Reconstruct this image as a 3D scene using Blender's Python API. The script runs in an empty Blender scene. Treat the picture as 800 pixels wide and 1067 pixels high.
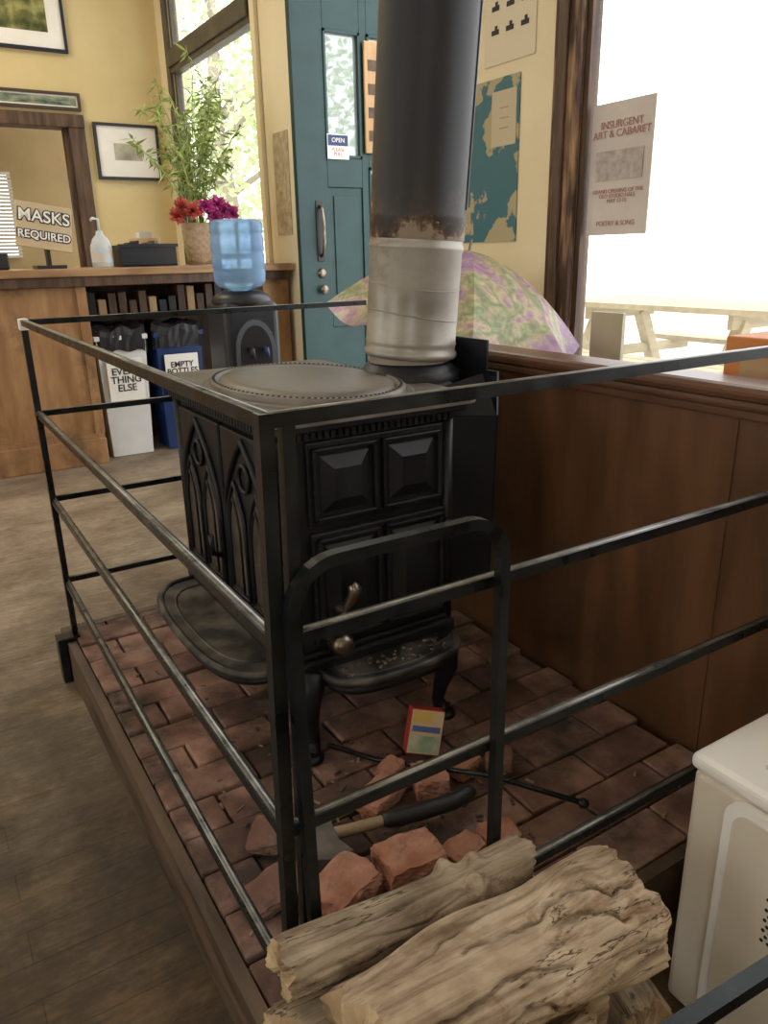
import bpy, bmesh, math, random
from mathutils import Vector, Matrix, noise, Euler
random.seed(7)
V=Vector
scene=bpy.context.scene
COL=scene.collection

# ---------------------------------------------------------------- materials
def M(name,c1,c2=None,rough=.5,metal=0.,scale=5.,stretch=(1,1,1),bump=0.,bscale=None,detail=6,
      lo=.35,hi=.65,island=0.,coat=0.,rvar=0.,trans=0.,c3=None,bdist=.01,alpha=1.,ior=1.45,spec=.5,distort=0.,dirt=None,dirt2=None):
    m=bpy.data.materials.new(name); m.use_nodes=True
    nt=m.node_tree; N=nt.nodes; L=nt.links
    b=N['Principled BSDF']
    b.inputs['Roughness'].default_value=rough
    b.inputs['Metallic'].default_value=metal
    b.inputs['Specular IOR Level'].default_value=spec
    b.inputs['Coat Weight'].default_value=coat
    b.inputs['Transmission Weight'].default_value=trans
    b.inputs['IOR'].default_value=ior
    b.inputs['Alpha'].default_value=alpha
    tc=N.new('ShaderNodeTexCoord'); mp=N.new('ShaderNodeMapping')
    mp.inputs['Scale'].default_value=stretch
    L.new(tc.outputs['Object'],mp.inputs['Vector'])
    nz=N.new('ShaderNodeTexNoise'); nz.inputs['Scale'].default_value=scale; nz.inputs['Detail'].default_value=detail
    nz.inputs['Distortion'].default_value=distort
    L.new(mp.outputs[0],nz.inputs['Vector'])
    rp=N.new('ShaderNodeValToRGB'); e=rp.color_ramp.elements
    e[0].position=lo; e[0].color=(*c1,1); e[1].position=hi; e[1].color=(*(c2 or c1),1)
    if c3: 
        k=e.new((lo+hi)/2); k.color=(*c3,1)
    L.new(nz.outputs['Fac'],rp.inputs['Fac'])
    out=rp.outputs['Color']
    if island:
        g=N.new('ShaderNodeNewGeometry'); mr=N.new('ShaderNodeMapRange')
        mr.inputs['To Min'].default_value=1-island; mr.inputs['To Max'].default_value=1+island
        L.new(g.outputs['Random Per Island'],mr.inputs['Value'])
        hs=N.new('ShaderNodeHueSaturation'); L.new(out,hs.inputs['Color']); L.new(mr.outputs[0],hs.inputs['Value'])
        out=hs.outputs['Color']
    for dd in (dirt,dirt2):
        if not dd: continue
        dn=N.new('ShaderNodeTexNoise'); dn.inputs['Scale'].default_value=dd[1]; dn.inputs['Detail'].default_value=7; dn.inputs['Roughness'].default_value=.7
        if dd is dirt2:
            m2=N.new('ShaderNodeMapping'); m2.inputs['Location'].default_value=(7.3,2.1,4.4); L.new(tc.outputs['Object'],m2.inputs[0]); L.new(m2.outputs[0],dn.inputs['Vector'])
        else: L.new(tc.outputs['Object'],dn.inputs['Vector'])
        mr=N.new('ShaderNodeMapRange'); mr.inputs['From Min'].default_value=dd[2]; mr.inputs['From Max'].default_value=dd[3]
        if len(dd)>4: mr.inputs['To Max'].default_value=dd[4]
        L.new(dn.outputs['Fac'],mr.inputs[0])
        mx=N.new('ShaderNodeMix'); mx.data_type='RGBA'; L.new(mr.outputs[0],mx.inputs[0]); L.new(out,mx.inputs[6]); mx.inputs[7].default_value=(*dd[0],1)
        out=mx.outputs[2]
    L.new(out,b.inputs['Base Color'])
    if rvar:
        mr=N.new('ShaderNodeMapRange'); mr.inputs['To Min'].default_value=rough-rvar; mr.inputs['To Max'].default_value=rough+rvar
        mr.inputs['From Min'].default_value=.3; mr.inputs['From Max'].default_value=.7
        L.new(nz.outputs['Fac'],mr.inputs['Value']); L.new(mr.outputs[0],b.inputs['Roughness'])
    if bump:
        n2=N.new('ShaderNodeTexNoise'); n2.inputs['Scale'].default_value=bscale or scale*3; n2.inputs['Detail'].default_value=6
        L.new(mp.outputs[0],n2.inputs['Vector'])
        bp=N.new('ShaderNodeBump'); bp.inputs['Strength'].default_value=bump; bp.inputs['Distance'].default_value=bdist
        L.new(n2.outputs['Fac'],bp.inputs['Height']); L.new(bp.outputs[0],b.inputs['Normal'])
    return m

def floor_mat():
    m=bpy.data.materials.new('worn_floorboards'); m.use_nodes=True
    nt=m.node_tree; N=nt.nodes; L=nt.links; b=N['Principled BSDF']
    tc=N.new('ShaderNodeTexCoord')
    br=N.new('ShaderNodeTexBrick'); br.inputs['Scale'].default_value=1.0
    br.inputs['Brick Width'].default_value=3.2; br.inputs['Row Height'].default_value=.082
    br.inputs['Mortar Size'].default_value=.0016; br.inputs['Mortar Smooth'].default_value=.6
    br.inputs['Color1'].default_value=(.95,.95,.95,1); br.inputs['Color2'].default_value=(1.04,1.04,1.04,1)
    br.inputs['Mortar'].default_value=(.6,.58,.55,1)
    L.new(tc.outputs['Object'],br.inputs['Vector'])
    def nz(s,st,d=8):
        mp=N.new('ShaderNodeMapping'); mp.inputs['Scale'].default_value=st
        L.new(tc.outputs['Object'],mp.inputs['Vector'])
        n=N.new('ShaderNodeTexNoise'); n.inputs['Scale'].default_value=s; n.inputs['Detail'].default_value=d
        n.inputs['Roughness'].default_value=.7
        L.new(mp.outputs[0],n.inputs['Vector']); return n
    n1=nz(2.3,(1,1.2,1)); n2=nz(9,(.6,5,1)); n3=nz(5,(1,1,1)); n4=nz(45,(.5,2,1))
    r=N.new('ShaderNodeValToRGB'); e=r.color_ramp.elements
    e[0].position=.38; e[0].color=(.022,.013,.006,1)
    e[1].position=.66; e[1].color=(.135,.083,.038,1)
    k=e.new(.5); k.color=(.050,.030,.0135,1)
    L.new(n1.outputs['Fac'],r.inputs['Fac'])
    def mix(a,bb,f,t='MULTIPLY'):
        mx=N.new('ShaderNodeMix'); mx.data_type='RGBA'; mx.blend_type=t; mx.inputs[0].default_value=f
        L.new(a,mx.inputs[6]); L.new(bb,mx.inputs[7]); return mx.outputs[2]
    # traffic wear: dusty pale boards further into the room
    sp=N.new('ShaderNodeSeparateXYZ'); L.new(tc.outputs['Object'],sp.inputs[0])
    ad=N.new('ShaderNodeMath'); ad.operation='MULTIPLY_ADD'; ad.inputs[1].default_value=3.0
    L.new(n3.outputs['Fac'],ad.inputs[0]); L.new(sp.outputs['Y'],ad.inputs[2])
    mr=N.new('ShaderNodeMapRange'); mr.inputs['From Min'].default_value=2.8; mr.inputs['From Max'].default_value=5.2
    L.new(ad.outputs[0],mr.inputs['Value'])
    mxw=N.new('ShaderNodeMix'); mxw.data_type='RGBA'; L.new(mr.outputs[0],mxw.inputs[0]); L.new(r.outputs[0],mxw.inputs[6])
    rw=N.new('ShaderNodeValToRGB'); e=rw.color_ramp.elements; e[0].position=.35; e[0].color=(.19,.137,.088,1); e[1].position=.65; e[1].color=(.40,.325,.24,1)
    L.new(n1.outputs['Fac'],rw.inputs[0]); L.new(rw.outputs[0],mxw.inputs[7])
    o=mix(mxw.outputs[2],br.outputs['Color'],1.)
    r2=N.new('ShaderNodeValToRGB'); r2.color_ramp.elements[0].position=.3; r2.color_ramp.elements[0].color=(.55,.53,.5,1)
    r2.color_ramp.elements[1].position=.65; r2.color_ramp.elements[1].color=(1.18,1.18,1.18,1)
    L.new(n2.outputs['Fac'],r2.inputs[0]); o=mix(o,r2.outputs[0],.6)
    r4=N.new('ShaderNodeValToRGB'); r4.color_ramp.elements[0].position=.35; r4.color_ramp.elements[0].color=(.65,.65,.65,1)
    r4.color_ramp.elements[1].position=.65; r4.color_ramp.elements[1].color=(1.25,1.25,1.25,1)
    L.new(n4.outputs['Fac'],r4.inputs[0]); o=mix(o,r4.outputs[0],.8)
    L.new(o,b.inputs['Base Color'])
    mr2=N.new('ShaderNodeMapRange'); mr2.inputs['To Min'].default_value=.38; mr2.inputs['To Max'].default_value=.68
    L.new(n2.outputs['Fac'],mr2.inputs[0]); L.new(mr2.outputs[0],b.inputs['Roughness'])
    b.inputs['Specular IOR Level'].default_value=.32
    bp=N.new('ShaderNodeBump'); bp.inputs['Strength'].default_value=.3; bp.inputs['Distance'].default_value=.003
    L.new(br.outputs['Fac'],bp.inputs['Height']); bp.invert=True
    bp2=N.new('ShaderNodeBump'); bp2.inputs['Strength'].default_value=.3; bp2.inputs['Distance'].default_value=.004
    L.new(n2.outputs['Fac'],bp2.inputs['Height']); L.new(bp.outputs[0],bp2.inputs['Normal']); L.new(bp2.outputs[0],b.inputs['Normal'])
    return m

def log_mat(name,dark,mid,light,seed=0.,patch=(.16,.085,.045)):
    m=bpy.data.materials.new(name); m.use_nodes=True
    nt=m.node_tree; N=nt.nodes; L=nt.links; b=N['Principled BSDF']; b.inputs['Roughness'].default_value=.8; b.inputs['Specular IOR Level'].default_value=.25
    tc=N.new('ShaderNodeTexCoord')
    def nz(s,st,d=8,ro=.6,di=0.):
        mp=N.new('ShaderNodeMapping'); mp.inputs['Scale'].default_value=st; mp.inputs['Location'].default_value=(seed,seed*.7,0)
        L.new(tc.outputs['Object'],mp.inputs['Vector'])
        n=N.new('ShaderNodeTexNoise'); n.inputs['Scale'].default_value=s; n.inputs['Detail'].default_value=d; n.inputs['Roughness'].default_value=ro; n.inputs['Distortion'].default_value=di
        L.new(mp.outputs[0],n.inputs['Vector']); return n
    big=nz(6,(1,1.6,1.6)); fib=nz(9,(.5,9,9),10,.65,.2); crk=nz(3.6,(.8,7.,7.),5,.6,.1); msk=nz(8,(1,1,1),3); pt=nz(7,(.8,1.6,1.6),9,.7,.6)
    r=N.new('ShaderNodeValToRGB'); e=r.color_ramp.elements; e[0].position=.34; e[0].color=(*dark,1); e[1].position=.64; e[1].color=(*light,1); k=e.new(.46); k.color=(*mid,1)
    L.new(big.outputs['Fac'],r.inputs[0])
    pk=N.new('ShaderNodeMapRange'); pk.inputs['From Min'].default_value=.54; pk.inputs['From Max'].default_value=.62; pk.inputs['To Max'].default_value=.75; L.new(pt.outputs['Fac'],pk.inputs[0])
    pm_=N.new('ShaderNodeMix'); pm_.data_type='RGBA'; L.new(pk.outputs[0],pm_.inputs[0]); L.new(r.outputs[0],pm_.inputs[6]); pm_.inputs[7].default_value=(*patch,1)
    r2=N.new('ShaderNodeValToRGB'); e=r2.color_ramp.elements; e[0].position=.34; e[0].color=(.40,.34,.29,1); e[1].position=.56; e[1].color=(1.12,1.12,1.12,1)
    L.new(fib.outputs['Fac'],r2.inputs[0])
    r3=N.new('ShaderNodeValToRGB'); e=r3.color_ramp.elements; e[0].position=.486; e[0].color=(1,1,1,1); e[1].position=.514; e[1].color=(1,1,1,1); k=e.new(.5); k.color=(.07,.045,.03,1)
    L.new(crk.outputs['Fac'],r3.inputs[0])
    mk=N.new('ShaderNodeMapRange'); mk.inputs['From Min'].default_value=.46; mk.inputs['From Max'].default_value=.54; mk.inputs['To Max'].default_value=.95
    L.new(msk.outputs['Fac'],mk.inputs[0])
    def mix(a,bb,f):
        mx=N.new('ShaderNodeMix'); mx.data_type='RGBA'; mx.blend_type='MULTIPLY'
        if isinstance(f,float): mx.inputs[0].default_value=f
        else: L.new(f,mx.inputs[0])
        L.new(a,mx.inputs[6]); L.new(bb,mx.inputs[7]); return mx.outputs[2]
    o=mix(mix(pm_.outputs[2],r2.outputs[0],.8),r3.outputs[0],mk.outputs[0])
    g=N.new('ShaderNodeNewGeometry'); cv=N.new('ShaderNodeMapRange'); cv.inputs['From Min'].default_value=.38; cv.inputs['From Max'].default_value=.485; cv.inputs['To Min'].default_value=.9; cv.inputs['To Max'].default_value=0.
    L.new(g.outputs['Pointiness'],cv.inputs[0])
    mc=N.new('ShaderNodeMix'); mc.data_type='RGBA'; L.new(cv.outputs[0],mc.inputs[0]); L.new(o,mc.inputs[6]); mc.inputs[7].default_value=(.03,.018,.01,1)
    L.new(mc.outputs[2],b.inputs['Base Color'])
    b1=N.new('ShaderNodeBump'); b1.inputs['Strength'].default_value=.7; b1.inputs['Distance'].default_value=.004; L.new(fib.outputs['Fac'],b1.inputs['Height'])
    L.new(b1.outputs[0],b.inputs['Normal'])
    return m

iron=M('cast_iron',(.006,.007,.009),(.014,.015,.017),rough=.46,metal=.2,scale=14,bump=.25,bscale=160,bdist=.001,rvar=.08)
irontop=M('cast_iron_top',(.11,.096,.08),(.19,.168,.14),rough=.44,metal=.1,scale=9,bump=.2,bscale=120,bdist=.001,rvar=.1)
ironlip=M('cast_iron_dusty',(.018,.017,.017),(.12,.105,.09),rough=.5,metal=.2,scale=14,bump=.3,bscale=120,bdist=.001,lo=.42,hi=.7)
sheet=M('sheet_steel_black',(.010,.012,.016),(.019,.022,.027),rough=.36,metal=.4,scale=5,rvar=.08)
firebox=M('sooty_glass',(.05,.04,.032),(.10,.085,.065),rough=.3,scale=20)
bar_m=M('black_bar_steel',(.009,.011,.012),(.022,.025,.026),rough=.34,metal=.5,scale=22,rvar=.12,bump=.1,bscale=90,bdist=.001)
bartop=M('worn_highlight_steel',(.13,.13,.12),(.30,.29,.26),rough=.36,metal=.7,scale=30,rvar=.1)  # worn rail tops; their bright highlight is painted into the pale colour
nickel=M('worn_nickel',(.16,.13,.10),(.34,.29,.23),rough=.36,metal=1,scale=30)
galv=M('galvanised_pipe',(.21,.19,.165),(.40,.375,.33),rough=.42,metal=.3,scale=3.5,stretch=(1,1,2.5),lo=.3,hi=.6,rvar=.1,c3=(.31,.29,.25),dirt=((.17,.11,.07),7,.56,.74))
brick_m=M('hearth_brick',(.11,.058,.042),(.30,.175,.135),rough=.9,scale=9,bump=.7,bscale=60,bdist=.003,island=.34,c3=(.19,.105,.078),dirt=((.05,.037,.030),3.0,.45,.62),dirt2=((.30,.25,.21),5.5,.55,.75,.6),spec=.3)
redbrick=M('loose_brick',(.26,.105,.065),(.50,.27,.185),rough=.92,scale=12,bump=.9,bscale=50,bdist=.006,island=.0,dirt=((.18,.12,.09),14,.50,.66),spec=.25)
mortar=M('ash_mortar',(.04,.031,.026),(.13,.105,.09),rough=.95,scale=20,bump=.5)
border_w=M('hearth_border_wood',(.040,.024,.014),(.12,.075,.045),rough=.6,scale=6,stretch=(3,.6,3),bump=.3,rvar=.1)
wains=M('wainscot_wood',(.076,.034,.015),(.14,.066,.030),rough=.42,scale=4,stretch=(3,3,.5),bump=.1,rvar=.06,coat=.08,dirt=((.050,.024,.012),1.6,.5,.7))
capw=M('cap_wood',(.085,.036,.018),(.16,.074,.038),rough=.35,scale=5,stretch=(3,.6,3))
counterw=M('counter_wood',(.28,.14,.055),(.44,.25,.115),rough=.5,scale=5,stretch=(3,3,.6),bump=.2,dirt=((.13,.075,.038),3,.53,.72))
ctop=M('counter_top_wood',(.30,.17,.08),(.5,.31,.16),rough=.3,scale=5,stretch=(.6,3,3))
yellow=M('yellow_plaster',(.62,.49,.24),(.68,.55,.29),rough=.8,scale=2)
dimyel=M('dimmed_room_yellow',(.24,.165,.07),(.29,.205,.09),rough=.8,scale=2)  # yellow wall colour darkened to paint in the far room's dimness
cream=M('cream_plaster',(.74,.63,.40),(.82,.72,.50),rough=.8,scale=2)
ceil_m=M('ceiling_paint',(.8,.76,.65),rough=.9)
dtrim=M('dark_trim_wood',(.05,.028,.016),(.13,.072,.04),rough=.5,scale=7,stretch=(4,4,.5),bump=.2)
otrim=M('olive_trim_wood',(.07,.06,.04),(.12,.10,.07),rough=.5,scale=6)
wtrim=M('worn_window_trim',(.06,.03,.018),(.45,.28,.15),rough=.6,scale=9,stretch=(4,4,.5),lo=.45,hi=.72,bump=.3)
teal=M('teal_door_paint',(.006,.036,.036),(.010,.050,.049),rough=.4,scale=6)
glass=M('window_glass',(.9,.95,.93),rough=.02,alpha=.12)
black=M('black_plastic',(.010,.010,.012),(.018,.018,.02),rough=.4)
white=M('white_plastic',(.66,.66,.64),(.74,.74,.72),rough=.45)
bluep=M('blue_plastic',(.01,.03,.11),(.012,.04,.14),rough=.4)
paper=M('paper',(.82,.80,.72),(.88,.86,.8),rough=.8)
ink=M('ink',(.03,.03,.03),rough=.7)
inkred=M('ink_red',(.45,.22,.2),rough=.7)
applw=M('enamel_cream',(.64,.58,.48),(.70,.64,.54),rough=.32,scale=3)
applt=M('enamel_white',(.80,.78,.74),(.86,.85,.82),rough=.3)
darkhole=M('dark_hole',(.01,.01,.01),rough=.9)
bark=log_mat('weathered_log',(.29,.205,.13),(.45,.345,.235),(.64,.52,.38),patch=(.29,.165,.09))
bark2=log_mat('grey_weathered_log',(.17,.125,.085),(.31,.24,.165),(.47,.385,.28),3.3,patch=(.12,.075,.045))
logend=M('log_end_grain',(.24,.15,.08),(.52,.39,.24),rough=.85,scale=12,bump=.6,stretch=(1,1,1))
cardb=M('cardboard',(.42,.28,.15),(.5,.35,.2),rough=.8)
signc=M('sign_cardboard',(.52,.40,.24),(.60,.48,.31),rough=.8)

# ---------------------------------------------------------------- mesh builder
class B:
    def __init__(s,name): s.n=name; s.bm=bmesh.new(); s.m=[]
    def mi(s,m):
        if m not in s.m: s.m.append(m)
        return s.m.index(m)
    def _f(s,vs,m,smooth=False):
        try: f=s.bm.faces.new(vs)
        except ValueError: return None
        f.material_index=s.mi(m); f.smooth=smooth; return f
    def box(s,x0,x1,y0,y1,z0,z1,m,bev=0.,T=None,seg=2):
        t=bmesh.new(); bmesh.ops.create_cube(t,size=1)
        for v in t.verts: v.co=V(((x0+x1)/2+v.co.x*(x1-x0),(y0+y1)/2+v.co.y*(y1-y0),(z0+z1)/2+v.co.z*(z1-z0)))
        if bev: bmesh.ops.bevel(t,geom=t.edges[:],offset=bev,segments=seg,affect='EDGES',profile=.5)
        s.merge(t,m,T,smooth=False); return s
    def merge(s,t,m,T=None,smooth=False):
        mp={}
        for v in t.verts: mp[v]=s.bm.verts.new(T@v.co if T else v.co)
        for f in t.faces: s._f([mp[v] for v in f.verts],m,smooth)
        t.free()
    def tube(s,pts,r,m,seg=10,ref=V((0,0,1)),cap=True,off=0.,smooth=True,closed=False,sq=1.):
        pts=[V(p) for p in pts]; n=len(pts); rings=[]
        rs=r if isinstance(r,(list,tuple)) else [r]*n
        for i,p in enumerate(pts):
            if closed: d=pts[(i+1)%n]-pts[i-1]
            else: d=pts[min(i+1,n-1)]-pts[max(i-1,0)]
            d.normalize(); u=V(ref)-V(ref).dot(d)*d
            if u.length<1e-3: u=d.orthogonal()
            u.normalize(); w=d.cross(u)
            k=1.
            if 0<i<n-1 and not closed:
                c=(pts[i]-pts[i-1]).normalized().dot(d); k=1/max(c,.5)
            ring=[]
            for j in range(seg):
                a=2*math.pi*j/seg+off
                ring.append(s.bm.verts.new(p+rs[i]*(math.cos(a)*u*sq+math.sin(a)*w*(k if seg==4 else 1))))
            rings.append(ring)
        rr=range(n) if closed else range(n-1)
        for i in rr:
            a=rings[i]; b=rings[(i+1)%n]
            for j in range(seg): s._f([a[j],a[(j+1)%seg],b[(j+1)%seg],b[j]],m,smooth)
        if cap and not closed: s._f(rings[0][::-1],m); s._f(rings[-1],m)
        return s
    def sqbar(s,p0,p1,w,m,ref=V((0,0,1))):
        return s.tube([p0,p1],w/2*math.sqrt(2),m,seg=4,ref=ref,off=math.pi/4,smooth=False)
    def lathe(s,c,prof,m,seg=32,T=None,sx=1.,sy=1.,smooth=True):
        c=V(c); rings=[]
        for r,z in prof:
            if r<1e-5: rings.append([s.bm.verts.new((T@V((0,0,z)) if T else V((0,0,z)))+c)])
            else:
                ring=[]
                for j in range(seg):
                    a=2*math.pi*j/seg; p=V((r*math.cos(a)*sx,r*math.sin(a)*sy,z))
                    ring.append(s.bm.verts.new((T@p if T else p)+c))
                rings.append(ring)
        for a,b in zip(rings,rings[1:]):
            if len(a)==1 and len(b)==1: continue
            for j in range(seg):
                k=(j+1)%seg
                if len(a)==1: s._f([a[0],b[k],b[j]],m,smooth)
                elif len(b)==1: s._f([a[j],a[k],b[0]],m,smooth)
                else: s._f([a[j],a[k],b[k],b[j]],m,smooth)
        return s
    def prism(s,poly,f,m,t0,t1):
        a=[s.bm.verts.new(f(u,v,t0)) for u,v in poly]; b=[s.bm.verts.new(f(u,v,t1)) for u,v in poly]
        s._f(a[::-1],m); s._f(b,m)
        n=len(poly)
        for i in range(n): s._f([a[i],a[(i+1)%n],b[(i+1)%n],b[i]],m)
        return s
    def quad(s,ps,m,smooth=False): s._f([s.bm.verts.new(p) for p in ps],m,smooth); return s
    def done(s,bev=0.,keep=False,recalc=True,loc=None):
        if recalc: bmesh.ops.recalc_face_normals(s.bm,faces=s.bm.faces[:])
        me=bpy.data.meshes.new(s.n); 
        vs=[v.co for v in s.bm.verts]
        if keep: o=V((0,0,0))
        elif loc: o=V(loc)
        else: o=V(((min(v.x for v in vs)+max(v.x for v in vs))/2,(min(v.y for v in vs)+max(v.y for v in vs))/2,min(v.z for v in vs)))
        for v in s.bm.verts: v.co-=o
        s.bm.to_mesh(me); s.bm.free()
        for m in s.m: me.materials.append(m)
        ob=bpy.data.objects.new(s.n,me); ob.location=o; COL.objects.link(ob)
        if bev:
            md=ob.modifiers.new('bev','BEVEL'); md.width=bev; md.segments=2; md.limit_method='ANGLE'; md.angle_limit=math.radians(40)
        bpy.context.view_layer.update()
        return ob

def text(parent,name,body,loc,rot,size,m,ext=.0006,align='CENTER',offset=0.):
    cu=bpy.data.curves.new(name,'FONT'); cu.body=body; cu.size=size; cu.align_x=align; cu.align_y='CENTER'; cu.extrude=ext
    cu.space_line=.85; cu.offset=offset; cu.materials.append(m)
    o=bpy.data.objects.new(name,cu); COL.objects.link(o)
    w=Matrix.Translation(V(loc))@Euler([math.radians(a) for a in rot]).to_matrix().to_4x4()
    o.parent=parent; o.matrix_basis=parent.matrix_world.inverted()@w
    return o
def rr_poly(y0,y1,z0,z1,r,n=6):
    o=[]
    for (cy,cz,s0) in ((y1-r,z1-r,0),(y0+r,z1-r,90),(y0+r,z0+r,180),(y1-r,z0+r,270)):
        for i in range(n+1):
            an=math.radians(s0+90/n*i); o.append((cy+r*math.cos(an),cz+r*math.sin(an)))
    return o

# ================================================================= ROOM SHELL
WX=2.32; DY=7.2; WT=.08
fb=B('floor'); fb.box(-3.2,WX+WT,-2.0,DY+2.6,-.06,0,floor_mat()); fb.done(keep=True)
B('ceiling').box(-3.2,WX+WT,-2.0,DY+2.6,3.9,4.0,ceil_m).done(keep=True)

def wall(name,mat,u0,u1,z0,z1,ops,f):
    b=B(name); us=sorted({u0,u1,*[o[0] for o in ops],*[o[1] for o in ops]}); zs=sorted({z0,z1,*[o[2] for o in ops],*[o[3] for o in ops]})
    for a,c in zip(us,us[1:]):
        for p,q in zip(zs,zs[1:]):
            um=(a+c)/2; zm=(p+q)/2
            if any(o[0]<um<o[1] and o[2]<zm<o[3] for o in ops): continue
            x0,x1,y0,y1=f(a,c); b.box(x0,x1,y0,y1,p,q,mat)
    return b.done()
W1=(-1.2,2.29,.70,3.4); DR=(3.1,4.70,0.0,3.0); W2=(5.22,6.86,1.0,3.7)
wall('wall_right',cream,-2.0,DY,0,3.9,[W1,DR,W2],lambda a,c:(WX,WX+WT,a,c))
OPN=(.35,1.52,0,2.24)
wall('wall_back',yellow,-3.2,WX+WT,0,3.9,[OPN],lambda a,c:(a,c,DY,DY+.14))
wall('wall_left',yellow,-2.0,DY+2.6,0,3.9,[(.3,1.7,.9,2.7),(3.4,5.2,.9,3.0)],lambda a,c:(-3.3,-3.2,a,c))
wall('added_front_wall',yellow,-3.2,WX+WT,0,3.9,[(-2.4,-.8,.9,2.8)],lambda a,c:(a,c,-2.1,-2.0))  # unseen wall with window opening, added behind the camera to cut light
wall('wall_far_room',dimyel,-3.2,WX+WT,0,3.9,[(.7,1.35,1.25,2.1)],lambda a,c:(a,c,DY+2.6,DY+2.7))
bl=B('window_blinds'); blm=M('blind_slats',(.42,.38,.30),rough=.7)
for i in range(24): bl.box(.68,1.37,DY+2.55,DY+2.58,1.24+i*.037,1.268+i*.037,blm,T=None)
bl.done()
fr=B('trim_back_opening')
fr.box(1.50,1.63,DY-.04,DY+.15,0,2.32,dtrim); fr.box(.24,.37,DY-.04,DY+.15,0,2.32,dtrim); fr.box(.24,1.63,DY-.05,DY+.15,2.22,2.32,dtrim)
fr.box(1.47,1.505,DY+.0,DY+.1,0,2.24,dtrim); fr.done(bev=.008)

# windows
def window(name,w,bars,mt,transom=None,st=.03):
    b=B(name); y0,y1,z0,z1=w; e=.002; xa,xb=WX+.0,WX+.05
    b.box(xa,xb,y0+e,y0+st,z0+e,z1-e,mt); b.box(xa,xb,y1-st,y1-e,z0+e,z1-e,mt)
    b.box(xa,xb,y0+st,y1-st,z0+e,z0+.06,mt); b.box(xa,xb,y0+st,y1-st,z1-.07,z1-e,mt)
    for yy in bars: b.box(xa,xb,yy-.03,yy+.03,z0+.06,z1-.07,mt)
    if transom: b.box(WX-.03,WX+.06,y0+.005,y1-.005,transom[0],transom[1],mt,bev=.01); b.box(WX-.05,WX-.03,y0+.005,y1-.005,transom[0]+.04,transom[1]-.03,mt,bev=.005)
    b.box(WX+.030,WX+.034,y0+st,y1-st,z0+.05,z1-.05,glass)
    return b.done()
window('window_1',W1,[.2],dtrim)
window('window_2',W2,[],otrim,(2.62,2.80),st=.05)
t=B('trim_window_1')
t.box(WX-.03,WX-.002,2.285,2.42,.0,3.5,wtrim,bev=.008); t.box(WX-.05,WX-.03,2.34,2.38,.0,3.5,dtrim,bev=.006)
t.box(WX-.14,WX-.002,-1.2,2.28,.66,.70,wtrim,bev=.006); t.done()
t=B('trim_window_2')
t.box(WX-.03,WX-.002,6.87,6.95,1.0,3.8,otrim,bev=.005); t.box(WX-.03,WX-.002,5.14,5.21,1.0,3.8,cream,bev=.005); t.done()
t=B('trim_door_1')
t.box(WX+.0,WX+WT,4.66,4.698,0,2.99,teal); t.box(WX,WX+WT,3.103,3.14,0,2.99,teal); t.box(WX,WX+WT,3.14,4.66,2.94,2.995,teal); t.done()

# teal door leaf, standing open at right angles to the wall
d=B('door_1'); DYY=4.56; x0,x1=2.24,3.03
def dp(a,c,z0,z1,yo=0,th=.045,m=teal,bev=.003): d.box(a,c,DYY-th/2-yo,DYY+th/2+yo,z0,z1,m,bev=bev)
g0,g1,h0,h1=2.45,2.70,2.75,2.95
dp(x0,g0,.01,2.9); dp(g1,h0,.01,2.9); dp(h1,x1,.01,2.9)
dp(g0,g1,2.46,2.9); dp(g0,g1,1.60,1.77); dp(g0,g1,.75,.9); dp(g0,g1,.01,.2)
dp(g0,g1,.9,1.6,-.012); dp(g0,g1,.2,.75,-.012); dp(g0+.04,g1-.04,.95,1.55,-.004)
dp(h0,h1,2.46,2.9); dp(h0,h1,.01,1.06); dp(h0,h1,1.72,1.80)
dglass=M('door_glass',(.30,.36,.36),rough=.08,alpha=.6)
for (a,c,p,q,gm) in ((g0,g1,1.77,2.46,dglass),(h0,h1,1.06,1.72,glass),(h0,h1,1.8,2.46,dglass)):
    d.box(a,c,DYY-.003,DYY+.003,p,q,gm)
    for (aa,cc,pp,qq) in ((a,a+.014,p,q),(c-.014,c,p,q),(a,c,p,p+.014),(a,c,q-.014,q)): d.box(aa,cc,DYY-.03,DYY+.03,pp,qq,teal)
yb=DYY-.023
d.box(2.355,2.405,yb-.006,yb,1.16,1.52,black,bev=.003)
d.tube([(2.38,yb,1.49),(2.38,yb-.04,1.47),(2.38,yb-.055,1.40),(2.38,yb-.055,1.28),(2.38,yb-.04,1.21),(2.38,yb,1.19)],.010,nickel,ref=V((1,0,0)))
Ry=Matrix.Rotation(math.radians(90),3,'X')
d.lathe((2.38,yb,1.09),[(0,.02),(.022,.02),(.026,.012),(.032,.0)],nickel,seg=20,T=Ry)
d.lathe((2.38,yb,.99),[(0,.05),(.025,.045),(.03,.03),(.012,.015),(.012,0)],nickel,seg=20,T=Ry)
d.box(2.45,2.60,yb-.012,yb-.009,1.76,1.90,paper); d.box(2.455,2.595,yb-.014,yb-.012,1.835,1.895,bluep)
wood_pl=M('plaque_wood',(.36,.2,.09),(.5,.32,.16),rough=.6,stretch=(3,3,.5))
d.box(2.715,2.85,yb-.03,yb-.012,1.80,2.42,wood_pl,bev=.006)
for i in range(4): d.box(2.74,2.825,yb-.032,yb-.03,1.87+i*.13,1.93+i*.13,border_w)
door=d.done()
text(door,'sticker_text','OPEN',(2.525,yb-.0155,1.865),(90,0,0),.035,paper)
text(door,'sticker_text2','PLEASE\nPULL',(2.525,yb-.0135,1.80),(90,0,0),.030,inkred)

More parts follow.
